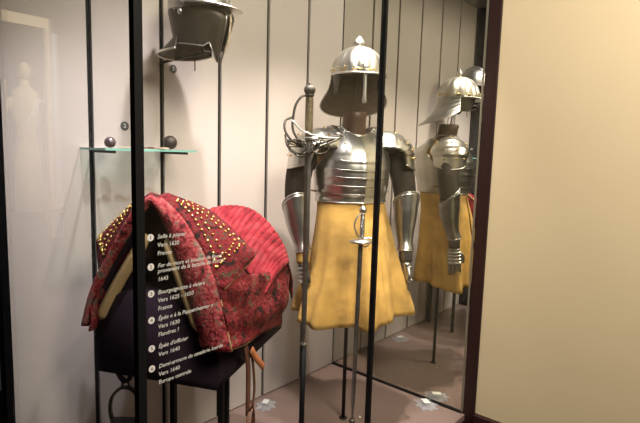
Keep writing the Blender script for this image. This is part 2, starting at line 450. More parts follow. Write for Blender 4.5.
# shoulders and arms
def lerp(a, b_, t): return a+(b_-a)*t
def build_arm(sx, elbow, wrist, tip, lab_s, lab_a, dark_hand):
    """sx -1 = image left"""
    # pauldron: lames wrapping over the shoulder
    pd = tag(arm_empty('pauldron'), lab_s, 'armour', 'shoulder pieces of the armour')
    c0 = Vector((sx*.150, .005, 1.325)); nl = 6
    def pt(phi, psi, grow=0.):
        # phi 0 at the neck side over the top to 1 at the outer lower edge; psi front(-1)..back(1)
        A_ = lerp(rad(-32), rad(108), phi)
        rr = .125+grow
        cx = c0.x+sx*(sin(A_)*rr*1.26); cz = c0.z+cos(A_)*(rr-.01)
        if A_ > PI/2: cx = c0.x+sx*rr*1.26+sx*.010*(A_-PI/2)
        if A_ > PI/2: cz -= .10*(A_-PI/2)
        w = .092+.018*sin(PI*min(1, phi*1.05))
        q = psi*rad(80)
        y = c0.y-.012+w*sin(q)/sin(rad(80))*1.0
        inward = (1-cos(q))*.105
        # sides curl downward / inward
        dirv = Vector((sx*sin(A_), 0, cos(A_)))
        return Vector((cx, y, cz))-dirv*inward
    g = G()
    N1 = 40
    rows = []
    for k in range(N1+1):
        ph = k/N1; q = ph*nl-int(ph*nl) if ph < 1 else 1
        rows.append([pt(ph, -1+2*j/20, .0045*q) for j in range(21)])
    g.grid(rows); g.o('shoulder_plate', 'steel', pd, solid=.003, offset=0)
    g = G(); g.tube(rows[-1], .0042, 8); g.tube(rows[0], .003, 8); g.o('rolled_edge', 'steel', pd)
    for k in range(1, nl):
        for ps in (-.62, .0, .55) if k < 4 else (-.62, -.2, .3):
            p = pt((k+.35)/nl, ps, .006); gg = G(); gg.sphere(p, .0048, 8, 6); gg.o('brass_rivet', 'brass', pd)
    # arm harness
    ah = tag(arm_empty('arm_harness'), lab_a, 'armour', 'arm pieces of the armour')
    sh0 = Vector((sx*.235, .005, 1.34)); E_ = Vector(elbow); W_ = Vector(wrist); T_ = Vector(tip)
    g = G(); pts = curve([sh0, lerp(sh0, E_, .55)+Vector((sx*.008, .006, 0)), E_+Vector((0, 0, -.01))], 14)
    g.tube(pts, [.060, .061, .061, .061, .06, .06, .059, .058, .057, .056, .055, .054, .053, .052], 24)
    g.o('upper_sleeve', 'darksleeve' if sx < 0 else 'browniron', ah)
    # vambrace with flared elbow wing
    N2 = 30; rows = []
    ax = (W_-E_).normalized()
    xx = Vector((1, 0, 0)); xx = (xx-ax*xx.dot(ax)).normalized(); yy = ax.cross(xx)
    for k in range(N2+1):
        t = k/N2
        c = lerp(E_, W_, t)+Vector((0, .012*sin(PI*t), 0))
        r = spline([(.064, 0, 0), (.059, 0, 0), (.056, 0, 0), (.050, 0, 0), (.043, 0, 0), (.037, 0, 0), (.040, 0, 0)], t).x
        row = []
        for i in range(33):
            th = 2*PI*i/32
            top = max(0, 1-t*5)
            # elbow opening: rises at the outside/back, dips at the front
            lift = top*(.038*(cos(th-(PI/2 if sx > 0 else PI/2)))+.012)
            row.append(c+xx*r*cos(th)*1.0+yy*r*.98*sin(th)-ax*lift)
        rows.append(row)
    g = G(); g.rings([r_2[:-1] for r_2 in rows], cap=False); g.o('vambrace', 'steel2', ah, solid=.003, offset=0)
    g = G(); g.tube(rows[0][:-1], .0038, 8, closed=True); g.tube([p+ax*.014 for p in rows[0][:-1]], .0025, 8, closed=True); g.o('elbow_rim', 'steel', ah)
    g = G(); g.tube(rows[-1][:-1], .003, 8, closed=True); g.o('rolled_cuff', 'steel', ah)
    # glove cuff (leather) between vambrace and gauntlet
    H_ = lerp(W_, T_, .24)
    g = G(); g.tube(curve([W_-ax*.02, H_], 6), [.034, .034, .033, .033, .032, .031], 16); g.o('glove_cuff', 'buff' if sx < 0 else 'steeldark', ah)
    # gauntlet: hand and five fingers
    hd = (T_-H_).normalized()
    side = Vector((0, -1, 0)); side = (side-hd*side.dot(hd)).normalized(); outn = Vector((sx, 0, 0)); outn = (outn-hd*outn.dot(hd)).normalized()
    Lh = (T_-H_).length
    pw = .037
    g = G(); rs = []
    for k in range(9):
        t = k/8; c = H_+hd*Lh*.52*t
        w = lerp(.031, pw, min(1, t*1.6)); th_ = lerp(.027, .017, t)
        rs.append([c+side*w*cos(2*PI*i/18)+outn*th_*sin(2*PI*i/18) for i in range(18)])
    g.rings(rs)
    hm = 'glove' if dark_hand else 'steel2'
    g.o('hand', hm, ah)
    K = H_+hd*Lh*.50
    for q, (off, ln) in enumerate(((.028, .86), (.0095, 1.0), (-.0095, .94), (-.028, .76))):
        b0 = K+side*off; L_ = Lh*.5*ln
        g = G(); g.tube(curve([b0, b0+hd*L_*.36-outn*.001, b0+hd*L_*.70-outn*.008, b0+hd*L_-outn*.020], 10),
                        [.0092, .0095, .0092, .0088, .009, .0085, .008, .0082, .0075, .005], 10)
        g.o('finger', hm, ah)
    tb = H_+hd*Lh*.16+side*.030
    g = G(); g.tube(curve([tb, tb+hd*.028+side*.018-outn*.006, tb+hd*.062+side*.017-outn*.014], 8), [.012, .012, .011, .0105, .010, .0095, .008, .005], 10); g.o('thumb', hm, ah)
    for k in range(4):
        c = H_+hd*Lh*(.10+.11*k)
        rows = []
        for j in range(2):
            rows.append([c+hd*(.018*j)+side*(pw+.001)*cos(a_)+outn*(.028-.003*k-.002*j)*sin(a_) for a_ in [PI*(i/14) for i in range(15)]])
        gg = G(); gg.grid(rows); gg.o('hand_plate', 'steel2' if dark_hand else 'steel', ah, solid=.002)
    for off in (.028, .0095, -.0095, -.028):
        gg = G(); gg.sphere(K+side*off+outn*.016, .0062, 8, 6); gg.o('knuckle_stud', 'steel', ah)

build_arm(-1, (-.272, -.005, 1.085), (-.245, -.045, .875), (-.236, -.068, .650), 'steel shoulder piece behind the rapier hilt, with riveted lames', 'dark sleeve, steel forearm and glove of the arm behind the rapier blade', True)
build_arm(1, (.288, -.012, 1.095), (.276, -.052, .865), (.284, -.066, .632), 'steel shoulder piece with brass rivets nearest the mirror', 'steel forearm and gauntlet of the arm nearest the mirror', False)

# helmet on the armour
HC = Vector((.0, -.058, 0))
hel = tag(empty('helmet', (AX, AY, 0), AR-rad(9)), 'fluted lobster-tailed steel helmet with finial and nose bar above the armour', 'helmet')
g = G(); rs = []
NR, NA = 20, 96
for k in range(NR+1):
    e = (PI/2)*k/NR
    row = []
    for i in range(NA):
        a_ = 2*PI*i/NA
        fl = 1+.055*(abs(cos(6*a_))-.5)*sin(min(1, e*1.1)*PI*.5)*(1 if e > .25 else e*4)
        rx, ry = .120*fl, .125*fl
        s_ = sin(e)**.92
        row.append(HC+Vector((rx*s_*sin(a_), -ry*s_*cos(a_), 1.688+.120*cos(e)*(1+.0*fl))))
    if k == 0: row = [HC+Vector((.0005*sin(2*PI*i/NA), -.0005*cos(2*PI*i/NA), 1.808)) for i in range(NA)]
    rs.append(row)
rs.append([p+Vector((0, 0, -.012)) for p in rs[-1]])
g.rings(rs, cap=False); g.o('skull', 'helmsteel', hel, solid=.003, offset=0)
g = G(); g.lathe([(.0001, 0), (.032, .0), (.027, .008), (.020, .014), (.029, .024), (.031, .032), (.023, .043), (.010, .056), (.0001, .064)], (HC.x, HC.y, 1.795), 20, 1, .55)
g.o('finial', 'steel', hel)
g = G()
g.tube([HC+Vector((.1185*sin(2*PI*i/72), -.1245*cos(2*PI*i/72), 1.694+.0022*sin(2*PI*i*18/72))) for i in range(72)], .0048, 8, closed=True)
g.o('rope_band', 'gilt', hel)
for i in range(18):
    a_ = 2*PI*i/18; g = G(); g.sphere(HC+Vector((.124*sin(a_), -.129*cos(a_), 1.704)), .0036, 8, 5); g.o('rivet', 'gilt', hel)
g = G(); rows = []      # peak
for k in range(8):
    t = k/7; row = []
    for i in range(41):
        a_ = rad(-92)+rad(184)*i/40
        ext = .052*max(0, cos(a_*.92))**.5*t
        row.append(HC+Vector(((.117+ext*.45)*sin(a_), -(.123+ext)*cos(a_), 1.684-.010*t*cos(a_)-.004*t)))
    rows.append(row)
g.grid(rows); pk = g.o('peak', 'steel', hel, solid=.003, offset=0)
g = G(); g.tube(rows[-1], .0034, 8); g.o('peak_edge', 'steel', pk)
# neck guard
def tail(a_, t):
    bk = max(0, cos(PI-abs(a_)))       # 1 at the back
    c = .5+.5*bk
    R_ = .120+(.006+.108*bk**1.0)*t**2.3
    z0, z1 = 1.690, 1.622-.110*max(0, bk)**.75
    st_ = t*5-int(t*5) if t < 1 else 1
    R_ += .0035*st_
    return HC+Vector((R_*sin(a_)*.99, -R_*cos(a_)*1.0, z0+(z1-z0)*t))
rows = []
for k in range(31):
    rows.append([tail(rad(98)+rad(164)*i/48, k/30) for i in range(49)])
g = G(); g.grid(rows); ng = g.o('neck_guard', 'steel2', hel, solid=.003, offset=0)
ng.data.materials.append(MT['liner']); ng.modifiers['thick'].material_offset = 0
lin = G(); lin.grid([[HC+(p-HC-Vector((0, 0, 0)))*1.0-Vector(((p-HC).x, (p-HC).y, 0)).normalized()*.004 for p in r_2] for r_2 in rows]); lin.o('neck_guard_lining', 'liner', hel, solid=.001)
g = G(); g.tube(rows[-1], .0034, 8); g.o('rolled_edge', 'steel', ng)
g = G(); rs = []
for k in range(12):
    e = (PI/2)*(k+.3)/11.3
    rs.append([HC+Vector((.109*sin(e)*sin(2*PI*i/32), -.115*sin(e)*cos(2*PI*i/32), 1.690+.115*cos(e))) for i in range(32)])
g.rings(rs, cap=False); g.o('skull_lining', 'liner', hel)
# ear plates
for sx in (-1, 1):
    rows = []
    for k in range(10):
        t = k/9; w = rad(34)*(1-.5*t**2)
        rows.append([HC+Vector(((.119-.012*t)*sin(sx*(rad(84)+w*(-1+2*i/8))), -(.123-.012*t)*cos(sx*(rad(84)+w*(-1+2*i/8))), 1.690-.095*t)) for i in range(9)])
    g = G(); g.grid(rows); g.o('ear_plate', 'iron', hel, solid=.003)
# sliding nose bar
g = G(); y0 = HC.y-.158
rows = [[Vector((HC.x+x*w, y0+(.006 if abs(x) > .5 else 0), z)) for x in (-1, 0, 1)] for z, w in ((1.712, .005), (1.705, .006), (1.70, .006), (1.64, .006), (1.58, .0065), (1.553, .010), (1.545, .006))]
g.grid(rows); g.o('nose_bar', 'steel', hel, solid=.003)
g = G(); g.box(HC.x-.012, HC.x+.012, y0-.004, -.185, 1.688, 1.712); g.o('bar_bracket', 'steel', hel, bevel=.002)

# ------------------------------------------------------------------ hanging helmet 3
def V3(x, y, z): return Vector((x, y, z))
h3 = tag(empty('helmet', (-4.03*S, -.93*S, 0), rad(10)), 'dark close burgonet helmet hanging on a bracket at the top of the wall', 'helmet')
zr = 1.848
g = G(); rs = []
for k in range(17):
    e = (PI/2)*k/16
    rs.append([V3((.098*sin(e))*sin(2*PI*i/64), -.118*sin(e)*cos(2*PI*i/64)+.012, zr+.125*cos(e)+.022*math.exp(-((sin(2*PI*i/64)*sin(e))/.10)**2)*(sin(e) > -.1)) for i in range(64)])
rs.append([p+V3(0, 0, -.02) for p in rs[-1]])
g.rings(rs, cap=False); g.o('skull', 'steel2', h3, solid=.003, offset=0)
rows = []
for k in range(8):
    t = k/7
    rows.append([V3((.100+.022*t)*sin(a_), -(.106+.075*t*max(0, cos(a_))**.6)*cos(a_)+.0, zr-.008+.010*t*abs(sin(a_))-.012*t*cos(a_)) for a_ in [rad(-80+160*i/30) for i in range(31)]])
g = G(); g.grid(rows); pk = g.o('peak', 'steel', h3, solid=.003, offset=0)
g = G(); g.tube(rows[-1], .0035, 8); g.o('peak_edge', 'steel', pk)
# cheek plates meeting in front
for sx in (-1, 1):
    rows = []
    for k in range(15):
        t = k/14; row = []
        for i in range(17):
            s_ = i/16       # 0 at the front, 1 at the ear
            a_ = sx*lerp(rad(6), rad(118), s_)
            zb = zr-.155+.025*s_-.045*math.exp(-(s_/.10)**2)+.02*math.exp(-((s_-.20)/.06)**2)
            R1 = 1-.16*t**1.5+.30*math.exp(-(s_/.35)**2)*(1-t**1.3*.95)*min(1, .4+t*3)
            row.append(V3(.100*R1*sin(a_), -.122*R1*cos(a_)+.008, lerp(zr-.012, zb, t)))
        rows.append(row)
    g = G(); g.grid(rows); ck = g.o('cheek_plate', 'browniron', h3, solid=.003, offset=0)
    g = G(); g.tube([r_2[0] for r_2 in rows], .003, 8); g.tube(rows[-1], .0028, 8); g.o('rolled_edge', 'steel2', ck)
# neck guard, flared behind
rows = []
for k in range(17):
    t = k/16; row = []
    for i in range(33):
        a_ = rad(100)+rad(160)*i/32; bk = max(0, -cos(a_))
        if t < .6: R_ = .112-.018*(t/.6)
        else: R_ = .094+.080*((t-.6)/.4)**1.1*bk**1.2
        z = lerp(zr-.012, zr-.150-.015*bk, t**.9)
        row.append(V3(R_*.92*sin(a_), -R_*cos(a_)+.010, z))
    rows.append(row)
g = G(); g.grid(rows); ng = g.o('neck_guard', 'browniron', h3, solid=.003, offset=0)
g = G(); g.tube(rows[-1], .0038, 8); g.o('rolled_edge', 'steel', ng)
for k in range(9):
    a_ = rad(112+ k*17); g = G(); g.sphere(rows[6][min(32, int((a_-rad(100))/rad(160)*32))], .0042, 8, 6); g.o('rivet', 'steel2', ng)
for sx in (-1, 1):
    g = G(); g.sphere((sx*.101, .0, zr-.03), .010, 12, 8, sx=.6); g.o('pivot', 'steel', h3)
g = G(); g.tube([(0, -.150, zr-.012), (0, -.152, zr-.06), (0, -.143, zr-.12), (0, -.122, zr-.165)], .005, 8, flat=.5); g.o('centre_bar', 'bone', h3, bevel=.002)
g = G(); g.tube([(0, -.150, zr-.02), (0, -.146, zr+.06)], .007, 10); g.sphere((0, -.140, zr+.030), .014, 12, 8); g.o('bar_socket', 'steel', h3)
# bracket
bk3 = tag(empty('helmet_bracket', (-4.0*S, 0, 5.61*S)), 'thin black wall bracket holding up the hanging dark helmet', 'bracket')
g = G(); g.tube([(0, .012, 0), (0, -.15, .004), (-.01, -.30, .008)], .0055, 10); g.o('arm', 'blackmetal', bk3)
g = G(); g.tube([(-.012, -.30, .004), (-.014, -.285, .26)], .005, 10); g.o('upright', 'blackmetal', bk3)
g = G(); g.tube([(-.004, -.24, .0), (-.004, -.24, -.055)], .0022, 8); g.o('drop_rod', 'blackmetal', bk3)

# ------------------------------------------------------------------ swords
def vec2(v): return Vector(v)
SR = rad(-49)
# rapier: local x = to the right, z up, measured from the pommel centre
rap = tag(empty('rapier', (-3.148*S, -2.017*S, 5.212*S), SR), 'long rapier with ball pommel and swept ring guard standing upright before the armour', 'sword')
g = G(); g.sphere((0, 0, 0), .0225, 20, 12, sz=.92); g.lathe([(.0001, .018), (.006, .019), (.005, .026), (.0001, .029)], n=12); g.lathe([(.016, -.024), (.019, -.017), (.012, -.012)], n=16)
g.o('pommel', 'iron', rap)
g = G(); g.lathe([(.012, -.02), (.0145, -.04), (.0155, -.09), (.0155, -.13), (.013, -.165), (.014, -.175)], n=18, rx=1, ry=.8)
for k in range(22): g.tube([(.0150*cos(2*PI*i/12), .0125*sin(2*PI*i/12), -.032-.006*k) for i in range(12)], .0014, 5, closed=True)
g.o('grip', 'griptone', rap)
def rt(P, r, N=20, closed=False): 
    g = G(); g.tube(curve(P, N), r, 8, closed=closed); return g
rt([(-.008, 0, -.020), (-.030, -.01, -.026), (-.052, -.015, -.060), (-.060, -.018, -.110), (-.060, -.02, -.150), (-.040, -.02, -.185), (-.010, -.01, -.205)], .0048).o('knuckle_bow', 'iron', rap)
rt([(-.062, -.02, -.115), (-.03, -.03, -.150), (.02, -.035, -.170), (.075, -.03, -.178), (.120, -.015, -.175)], .003).o('upper_branch', 'steel', rap)
rt([(-.085, 0, -.19), (-.045, 0, -.195), (0, 0, -.190), (.06, 0, -.178), (.125, 0, -.168)], .0055).o('quillon', 'iron', rap)
rt([(-.010, -.01, -.20), (-.05, -.05, -.20), (-.085, -.055, -.16), (-.088, -.04, -.12), (-.065, -.02, -.105)], .0045).o('ring_guard', 'iron', rap)
rt([(0, 0, -.235), (-.035, -.05, -.240), (-.075, -.05, -.215), (-.088, -.02, -.17)], .0042).o('ring_guard', 'iron', rap)
rt([(0, 0, -.245), (-.04, .04, -.250), (-.08, .045, -.21), (-.075, .02, -.185)], .004).o('ring_guard', 'iron', rap)
rt([(0, 0, -.245), (.03, -.05, -.220), (.085, -.045, -.195), (.120, -.01, -.175)], .0045).o('ring_guard', 'iron', rap)
rt([(0, 0, -.20), (.03, .045, -.205), (.07, .04, -.19), (.1, .01, -.18)], .004).o('ring_guard', 'iron', rap)
# pierced shells
for sy, cx in ((-1, -.04), (-1, .045)):
    g = G()
    for k in range(7):
        a_ = PI*k/6
        g.tube(curve([(cx*.3, sy*.012, -.215), (cx+.022*cos(a_), sy*.048, -.215+.018*sin(a_)), (cx+.034*cos(a_), sy*.062, -.212+.030*sin(a_)-.006)], 6), .0026, 6)
    g.tube([(cx+.034*cos(2*PI*i/24), sy*.058, -.213+.026*sin(2*PI*i/24)) for i in range(24)], .003, 6, closed=True)
    g.o('pierced_shell', 'iron', rap)
def blade(z0, z1, w0, w1, name, mat, parent, x0=0., x1=0.):
    g = G(); rs = []
    for k in range(9):
        t = k/8; w = lerp(w0, w1, t)/2; d_ = w*.32; x = lerp(x0, x1, t)
        if k == 8: w *= .3; d_ *= .3
        z = lerp(z0, z1, t)
        rs.append([V3(x-w, 0, z), V3(x, -d_, z), V3(x+w, 0, z), V3(x, d_, z)])
    g.rings(rs); return g.o(name, mat, parent, smooth=False)
blade(-.18, -1.005, .027, .020, 'blade', 'gilt' if False else 'steeldark', rap)
def sword_post(x, y, ztop, label, w=.011):
    t = tag(empty('sword_stand', (x, y, 0), SR), label, 'stand', 'thin black posts holding the swords')
    g = G(); g.tube([(0, 0, .0005), (0, 0, ztop)], w, 14); g.o('post', 'black', t)
    g = G(); g.tube([(0, 0, ztop-.012), (0, 0, ztop+.001)], w*1.25, 14); g.o('socket', 'iron', t)
    g = G(); g.lathe([(.0001, .0005), (w*2, .0005), (w*2, .004), (w, .006)], n=20); g.o('base', 'blackmetal', t)
sword_post(-3.125*S, -2.0*S, 5.212*S-1.00, 'thin black post under the tip of the long rapier')

sm = tag(empty('smallsword', (-2.30*S, -2.3*S, 3.657*S), SR), 'short officer sword with small round pommel standing upright before the coat', 'sword')
g = G(); g.sphere((0, 0, 0), .0165, 18, 12); g.lathe([(.0001, .014), (.005, .015), (.004, .019), (.0001, .021)], n=12); g.lathe([(.009, -.021), (.011, -.016), (.007, -.012)], n=12)
g.o('pommel', 'steel', sm)
g = G(); g.lathe([(.0075, -.018), (.0095, -.04), (.0098, -.08), (.008, -.118)], n=14)
for k in range(18): g.tube([(.0098*cos(2*PI*i/10), .0098*sin(2*PI*i/10), -.026-.005*k) for i in range(10)], .001, 5, closed=True)
g.o('grip', 'steel2', sm)
rt([(-.006, 0, -.014), (-.026, -.006, -.035), (-.034, -.01, -.065), (-.028, -.012, -.085), (-.022, -.012, -.100), (-.002, -.004, -.125)], .0035).o('knuckle_bow', 'steel', sm)
g = G(); g.lathe([(.006, -.120), (.030, -.124), (.048, -.130), (.052, -.136), (.046, -.139), (.010, -.142)], (-.004, 0, 0), 32, 1, .75); g.o('shell_guard', 'steel', sm)
rt([(.0, 0, -.122), (.03, 0, -.118), (.052, 0, -.122)], .004).o('quillon', 'steel', sm)
rt([(-.004, 0, -.142), (.012, -.02, -.152), (.030, -.02, -.142)], .003).o('finger_ring', 'steel', sm)
blade(-.135, -.93, .020, .018, 'blade', 'steeldark', sm, -.004, -.012)
sword_post(-2.30*S-.012*cos(SR), -2.3*S-.012*sin(SR), 3.657*S-.925, 'thin black post under the short officer sword')

# ------------------------------------------------------------------ saddle on its stand
SX, SY, SRz = -4.22*S, -1.19*S, rad(25.5)
std = tag(empty('saddle_stand', (SX, SY, 0), SRz), 'black legged stand draped in dark aubergine cloth under the red saddle', 'stand')
rs = []
for k in range(24):
    x = -.30+.60*k/23; e = 1-.02*(abs(k/23*2-1)**6)
    ring = []
    for i in range(33):
        s_ = -1+2*i/32; a_ = s_*PI/2
        y = .235*math.copysign(abs(sin(a_))**.62, s_)*e
        z = .60+.275*max(0, cos(a_))**.85*e
        ring.append(V3(x, y, z))
    ring = [V3(x, -.225, .572)]+ring+[V3(x, .225, .572)]
    rs.append(ring)
g = G(); g.rings(rs); g.o('draped_block', 'purple', std)
for x, y, w in ((-.25, .085, .009), (-.262, -.224, .0085), (.22, .252, .012), (.20, -.02, .009)):
    g = G(); g.box(x-w, x+w, y-w, y+w, .0005, .59); g.o('leg', 'black', std, smooth=False, bevel=.001)

sad = tag(empty('war_saddle', (SX, SY, 0), SRz), 'old red damask war saddle with quilted cantle and brass studs on the draped stand', 'saddle')
# front bow rim: an inverted V of rubbed red velvet
inner = [(-.31, .228, .738), (-.31, .200, .845), (-.305, .145, .955), (-.300, .060, 1.085), (-.298, .008, 1.150), (-.300, -.012, 1.150), (-.306, -.053, 1.091), (-.315, -.095, 1.00), (-.318, -.133, .90), (-.318, -.165, .800), (-.318, -.185, .722)]
outer = [(-.312, .262, .735), (-.310, .226, .850), (-.305, .180, .945), (-.300, .080, 1.108), (-.290, .018, 1.172), (-.285, -.018, 1.172), (-.296, -.100, 1.120), (-.302, -.170, 1.03), (-.308, -.225, .935), (-.322, -.262, .820), (-.330, -.292, .722)]
ci, co_ = curve(inner, 60), curve(outer, 60)
rows = []
for a_, b_ in zip(ci, co_):
    row = []
    for j in range(9):
        t = j/8; p = a_.lerp(b_, t)+V3(-.016*sin(PI*t), 0, 0); row.append(p)
    rows.append(row)
g = G(); g.grid(rows); rim = g.o('bow_rim', 'pinkrim', sad, solid=.012, offset=0)
g = G(); g.tube(ci, .004, 8); g.tube(co_, .004, 8); g.o('edge_cord', 'piping', rim)
# inside of the bow: dark gullet
rows = [[p, p+V3(.10, 0, -.01), p+V3(.28, 0, -.05)] for p in ci]
g = G(); g.grid(rows); g.o('gullet_lining', 'purple', sad, solid=.004)
# tan felt pads
for sy in (-1, 1):
    if sy < 0: P = [(-.292, -.050, 1.045), (-.298, -.076, .99), (-.300, -.110, .91), (-.300, -.140, .835), (-.300, -.165, .765)]
    else: P = [(-.285, .030, 1.05), (-.290, .070, .985), (-.292, .125, .90), (-.292, .172, .82), (-.292, .205, .755)]
    g = G(); g.tube(curve(P, 20), [.010, .016]+[.020]*16+[.018, .010], 14); g.o('felt_pad', 'tan', sad)
    P2 = [(x+.20, y*1.06, z-.02) for x, y, z in P]
    rows = [[p+V3(.03, 0, -.02), p+V3(.15, -.0, -.02), p+V3(.40, 0, -.03)] for p in curve(P, 16)]
    g = G(); g.grid(rows); g.o('under_panel', 'purple', sad, solid=.012)
# wings of the front bow
def wing_pts(sy):
    if sy < 0:
        return ([(-.285, -.005, 1.174), (-.294, -.075, 1.140), (-.299, -.130, 1.085), (-.304, -.185, 1.008), (-.312, -.238, .912)],
                [(-.215, -.015, 1.170), (-.160, -.115, 1.128), (-.145, -.205, 1.060), (-.150, -.290, .985), (-.305, -.252, .905)])
    return ([(-.29, .010, 1.174), (-.297, .060, 1.135), (-.300, .105, 1.070), (-.303, .150, 1.0), (-.306, .185, .94)],
            [(-.215, .02, 1.168), (-.20, .125, 1.115), (-.20, .215, 1.058), (-.21, .282, 1.0), (-.300, .200, .925)])
for sy in (-1, 1):
    RA, RB = wing_pts(sy)
    def wing_at(u, v, lift=0.):
        a_ = spline(RA, u)
        b_ = spline(RB[:4], u/.75) if u <= .75 else Vector(RB[3]).lerp(Vector(RB[4]), (u-.75)/.25)
        bul = sin(PI*v)*min(1, (1-u)*4)*.018
        return a_.lerp(b_, v)+V3(-.25, sy*.75, .6).normalized()*(bul+lift)
    rows = [[wing_at(i/39, j/17) for j in range(18)] for i in range(40)]
    g = G(); g.grid(rows); wg = g.o('bow_wing', 'damask2', sad, solid=.010, offset=0)
    g = G(); g.tube([r_2[-1] for r_2 in rows], .0045, 8); g.o('edge_cord', 'piping', wg)
    def stud_line(a_, b_, n_, t0=0., t1=1.):
        for k in range(n_):
            t = lerp(t0, t1, k/(n_-1)); p = wing_at(lerp(a_[0], b_[0], t), lerp(a_[1], b_[1], t), .0065)
            gg = G(); gg.sphere(p, .0046, 8, 6); gg.o('brass_stud', 'brass', wg)
    stud_line((.14, .30), (.68, .70), 14); stud_line((.17, .48), (.66, .86), 12) if sy < 0 else None
    stud_line((.16, .22), (.86, .10), 14); stud_line((.24, .34), (.82, .26), 11)
    stud_line((.86, .14), (.70, .66), 7); stud_line((.79, .24), (.68, .56), 5)
# cantle: quilted curved back rest
top_ = [(.125, .285, .91), (.20, .20, 1.005), (.245, .10, 1.065), (.25, .0, 1.090), (.245, -.10, 1.082), (.225, -.19, 1.030), (.195, -.262, .955), (.170, -.295, .895)]
mid_ = [(.03, .265, .88), (.12, .17, .96), (.155, .08, 1.01), (.165, 0, 1.02), (.155, -.09, 1.012), (.125, -.18, .97), (.080, -.255, .905), (.06, -.290, .860)]
low_ = [(-.08, .255, .86), (.02, .16, .91), (.05, .07, .94), (.06, 0, .95), (.05, -.08, .945), (.015, -.16, .91), (-.03, -.245, .855), (-.05, -.285, .825)]
NR_ = 26
def quilt_fn(p, u, v):
    rdg = abs(sin(PI*v*NR_))**.9
    return p+V3(-.35, 0, .9).normalized()*(.021*rdg*sin(PI*min(1, max(0, u*.9+.07))))+V3(-.3, 0, .6)*.012*sin(PI*u)
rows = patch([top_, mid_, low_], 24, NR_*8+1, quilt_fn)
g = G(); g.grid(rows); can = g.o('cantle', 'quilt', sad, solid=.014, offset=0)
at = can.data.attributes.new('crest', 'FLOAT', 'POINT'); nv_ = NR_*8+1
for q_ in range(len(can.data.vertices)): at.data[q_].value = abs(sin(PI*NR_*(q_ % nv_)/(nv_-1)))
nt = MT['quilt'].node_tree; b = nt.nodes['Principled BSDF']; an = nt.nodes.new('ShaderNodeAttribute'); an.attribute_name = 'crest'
mr = nt.nodes.new('ShaderNodeMapRange'); mr.inputs['From Min'].default_value = 0; mr.inputs['From Max'].default_value = .8; mr.inputs['To Min'].default_value = .25; mr.inputs['To Max'].default_value = 1.15  # shade between the quilt ridges painted in: colour darkens towards the valleys
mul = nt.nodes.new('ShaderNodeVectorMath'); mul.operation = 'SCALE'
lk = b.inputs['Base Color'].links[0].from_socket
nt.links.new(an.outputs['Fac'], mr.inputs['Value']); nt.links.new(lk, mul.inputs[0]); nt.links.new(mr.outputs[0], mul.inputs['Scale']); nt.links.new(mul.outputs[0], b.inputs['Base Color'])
g = G(); g.tube(rows[0], .006, 8); g.o('edge_cord', 'piping', can)
back_ = [(x+.05, y*1.02, z-.16) for x, y, z in top_]
rows2 = patch([top_, [(x+.035, y*1.03, z-.07) for x, y, z in top_], back_], 8, 40)
g = G(); g.grid(rows2); g.o('cantle_back', 'damask', sad, solid=.006)
# seat between the bows
seat = [[(-.28, .20, .90), (-.27, .10, 1.00), (-.26, 0, 1.06), (-.27, -.10, 1.00), (-.28, -.20, .90)],
        [(-.10, .24, .86), (-.10, .12, .94), (-.10, 0, .98), (-.10, -.12, .94), (-.10, -.24, .86)],
        [(.10, .25, .84), (.10, .13, .91), (.10, 0, .95), (.10, -.13, .91), (.10, -.25, .84)],
        [(.24, .25, .80), (.26, .13, .87), (.27, 0, .90), (.26, -.13, .87), (.24, -.25, .80)]]
g = G(); g.grid(patch(seat, 20, 24)); g.o('seat', 'quilt', sad, solid=.012)
# side skirts
for sy in (-1, 1):
    sk = [[(-.315, .225*1, .93), (-.20, .262, .925), (-.05, .272, .90), (.08, .275, .885), (.19, .27, .885), (.265, .225, .88)],
          [(-.322, .250, .86), (-.20, .285, .84), (-.05, .296, .82), (.08, .298, .80), (.205, .290, .79), (.275, .225, .78)],
          [(-.33, .270, .79), (-.20, .288, .76), (-.05, .292, .74), (.08, .290, .72), (.19, .275, .70), (.27, .215, .69)],
          [(-.335, .285, .725), (-.20, .282, .705), (-.05, .275, .685), (.08, .268, .655), (.185, .254, .625), (.26, .20, .61)]]
    sk = [[(x, y*sy*(1 if sy < 0 else .78), z) for x, y, z in r_2] for r_2 in sk]
    def wr(p, u, v): return p+V3(0, sy, 0)*(.006*sin(9*v+5*u)+.005*sin(17*v-7*u)+.004*sin(14*u))
    rows = patch(sk, 24, 44, wr)
    g = G(); g.grid(rows); s2 = g.o('skirt', 'damask', sad, solid=.008, offset=0)
    g = G(); g.tube(rows[-1], .0035, 8); g.o('edge_cord', 'piping', s2)
# rear of the saddle closing the skirts
rows = patch([[(.265, .225, .88), (.31, .11, .93), (.315, 0, .94), (.31, -.11, .93), (.265, -.225, .88)],
              [(.295, .225, .70), (.33, .11, .73), (.335, 0, .74), (.33, -.11, .73), (.295, -.225, .70)],
              [(.28, .205, .61), (.31, .10, .63), (.315, 0, .63), (.31, -.10, .63), (.28, -.205, .61)]], 12, 24)
g = G(); g.grid(rows); g.o('rear_skirt', 'damask', sad, solid=.008)

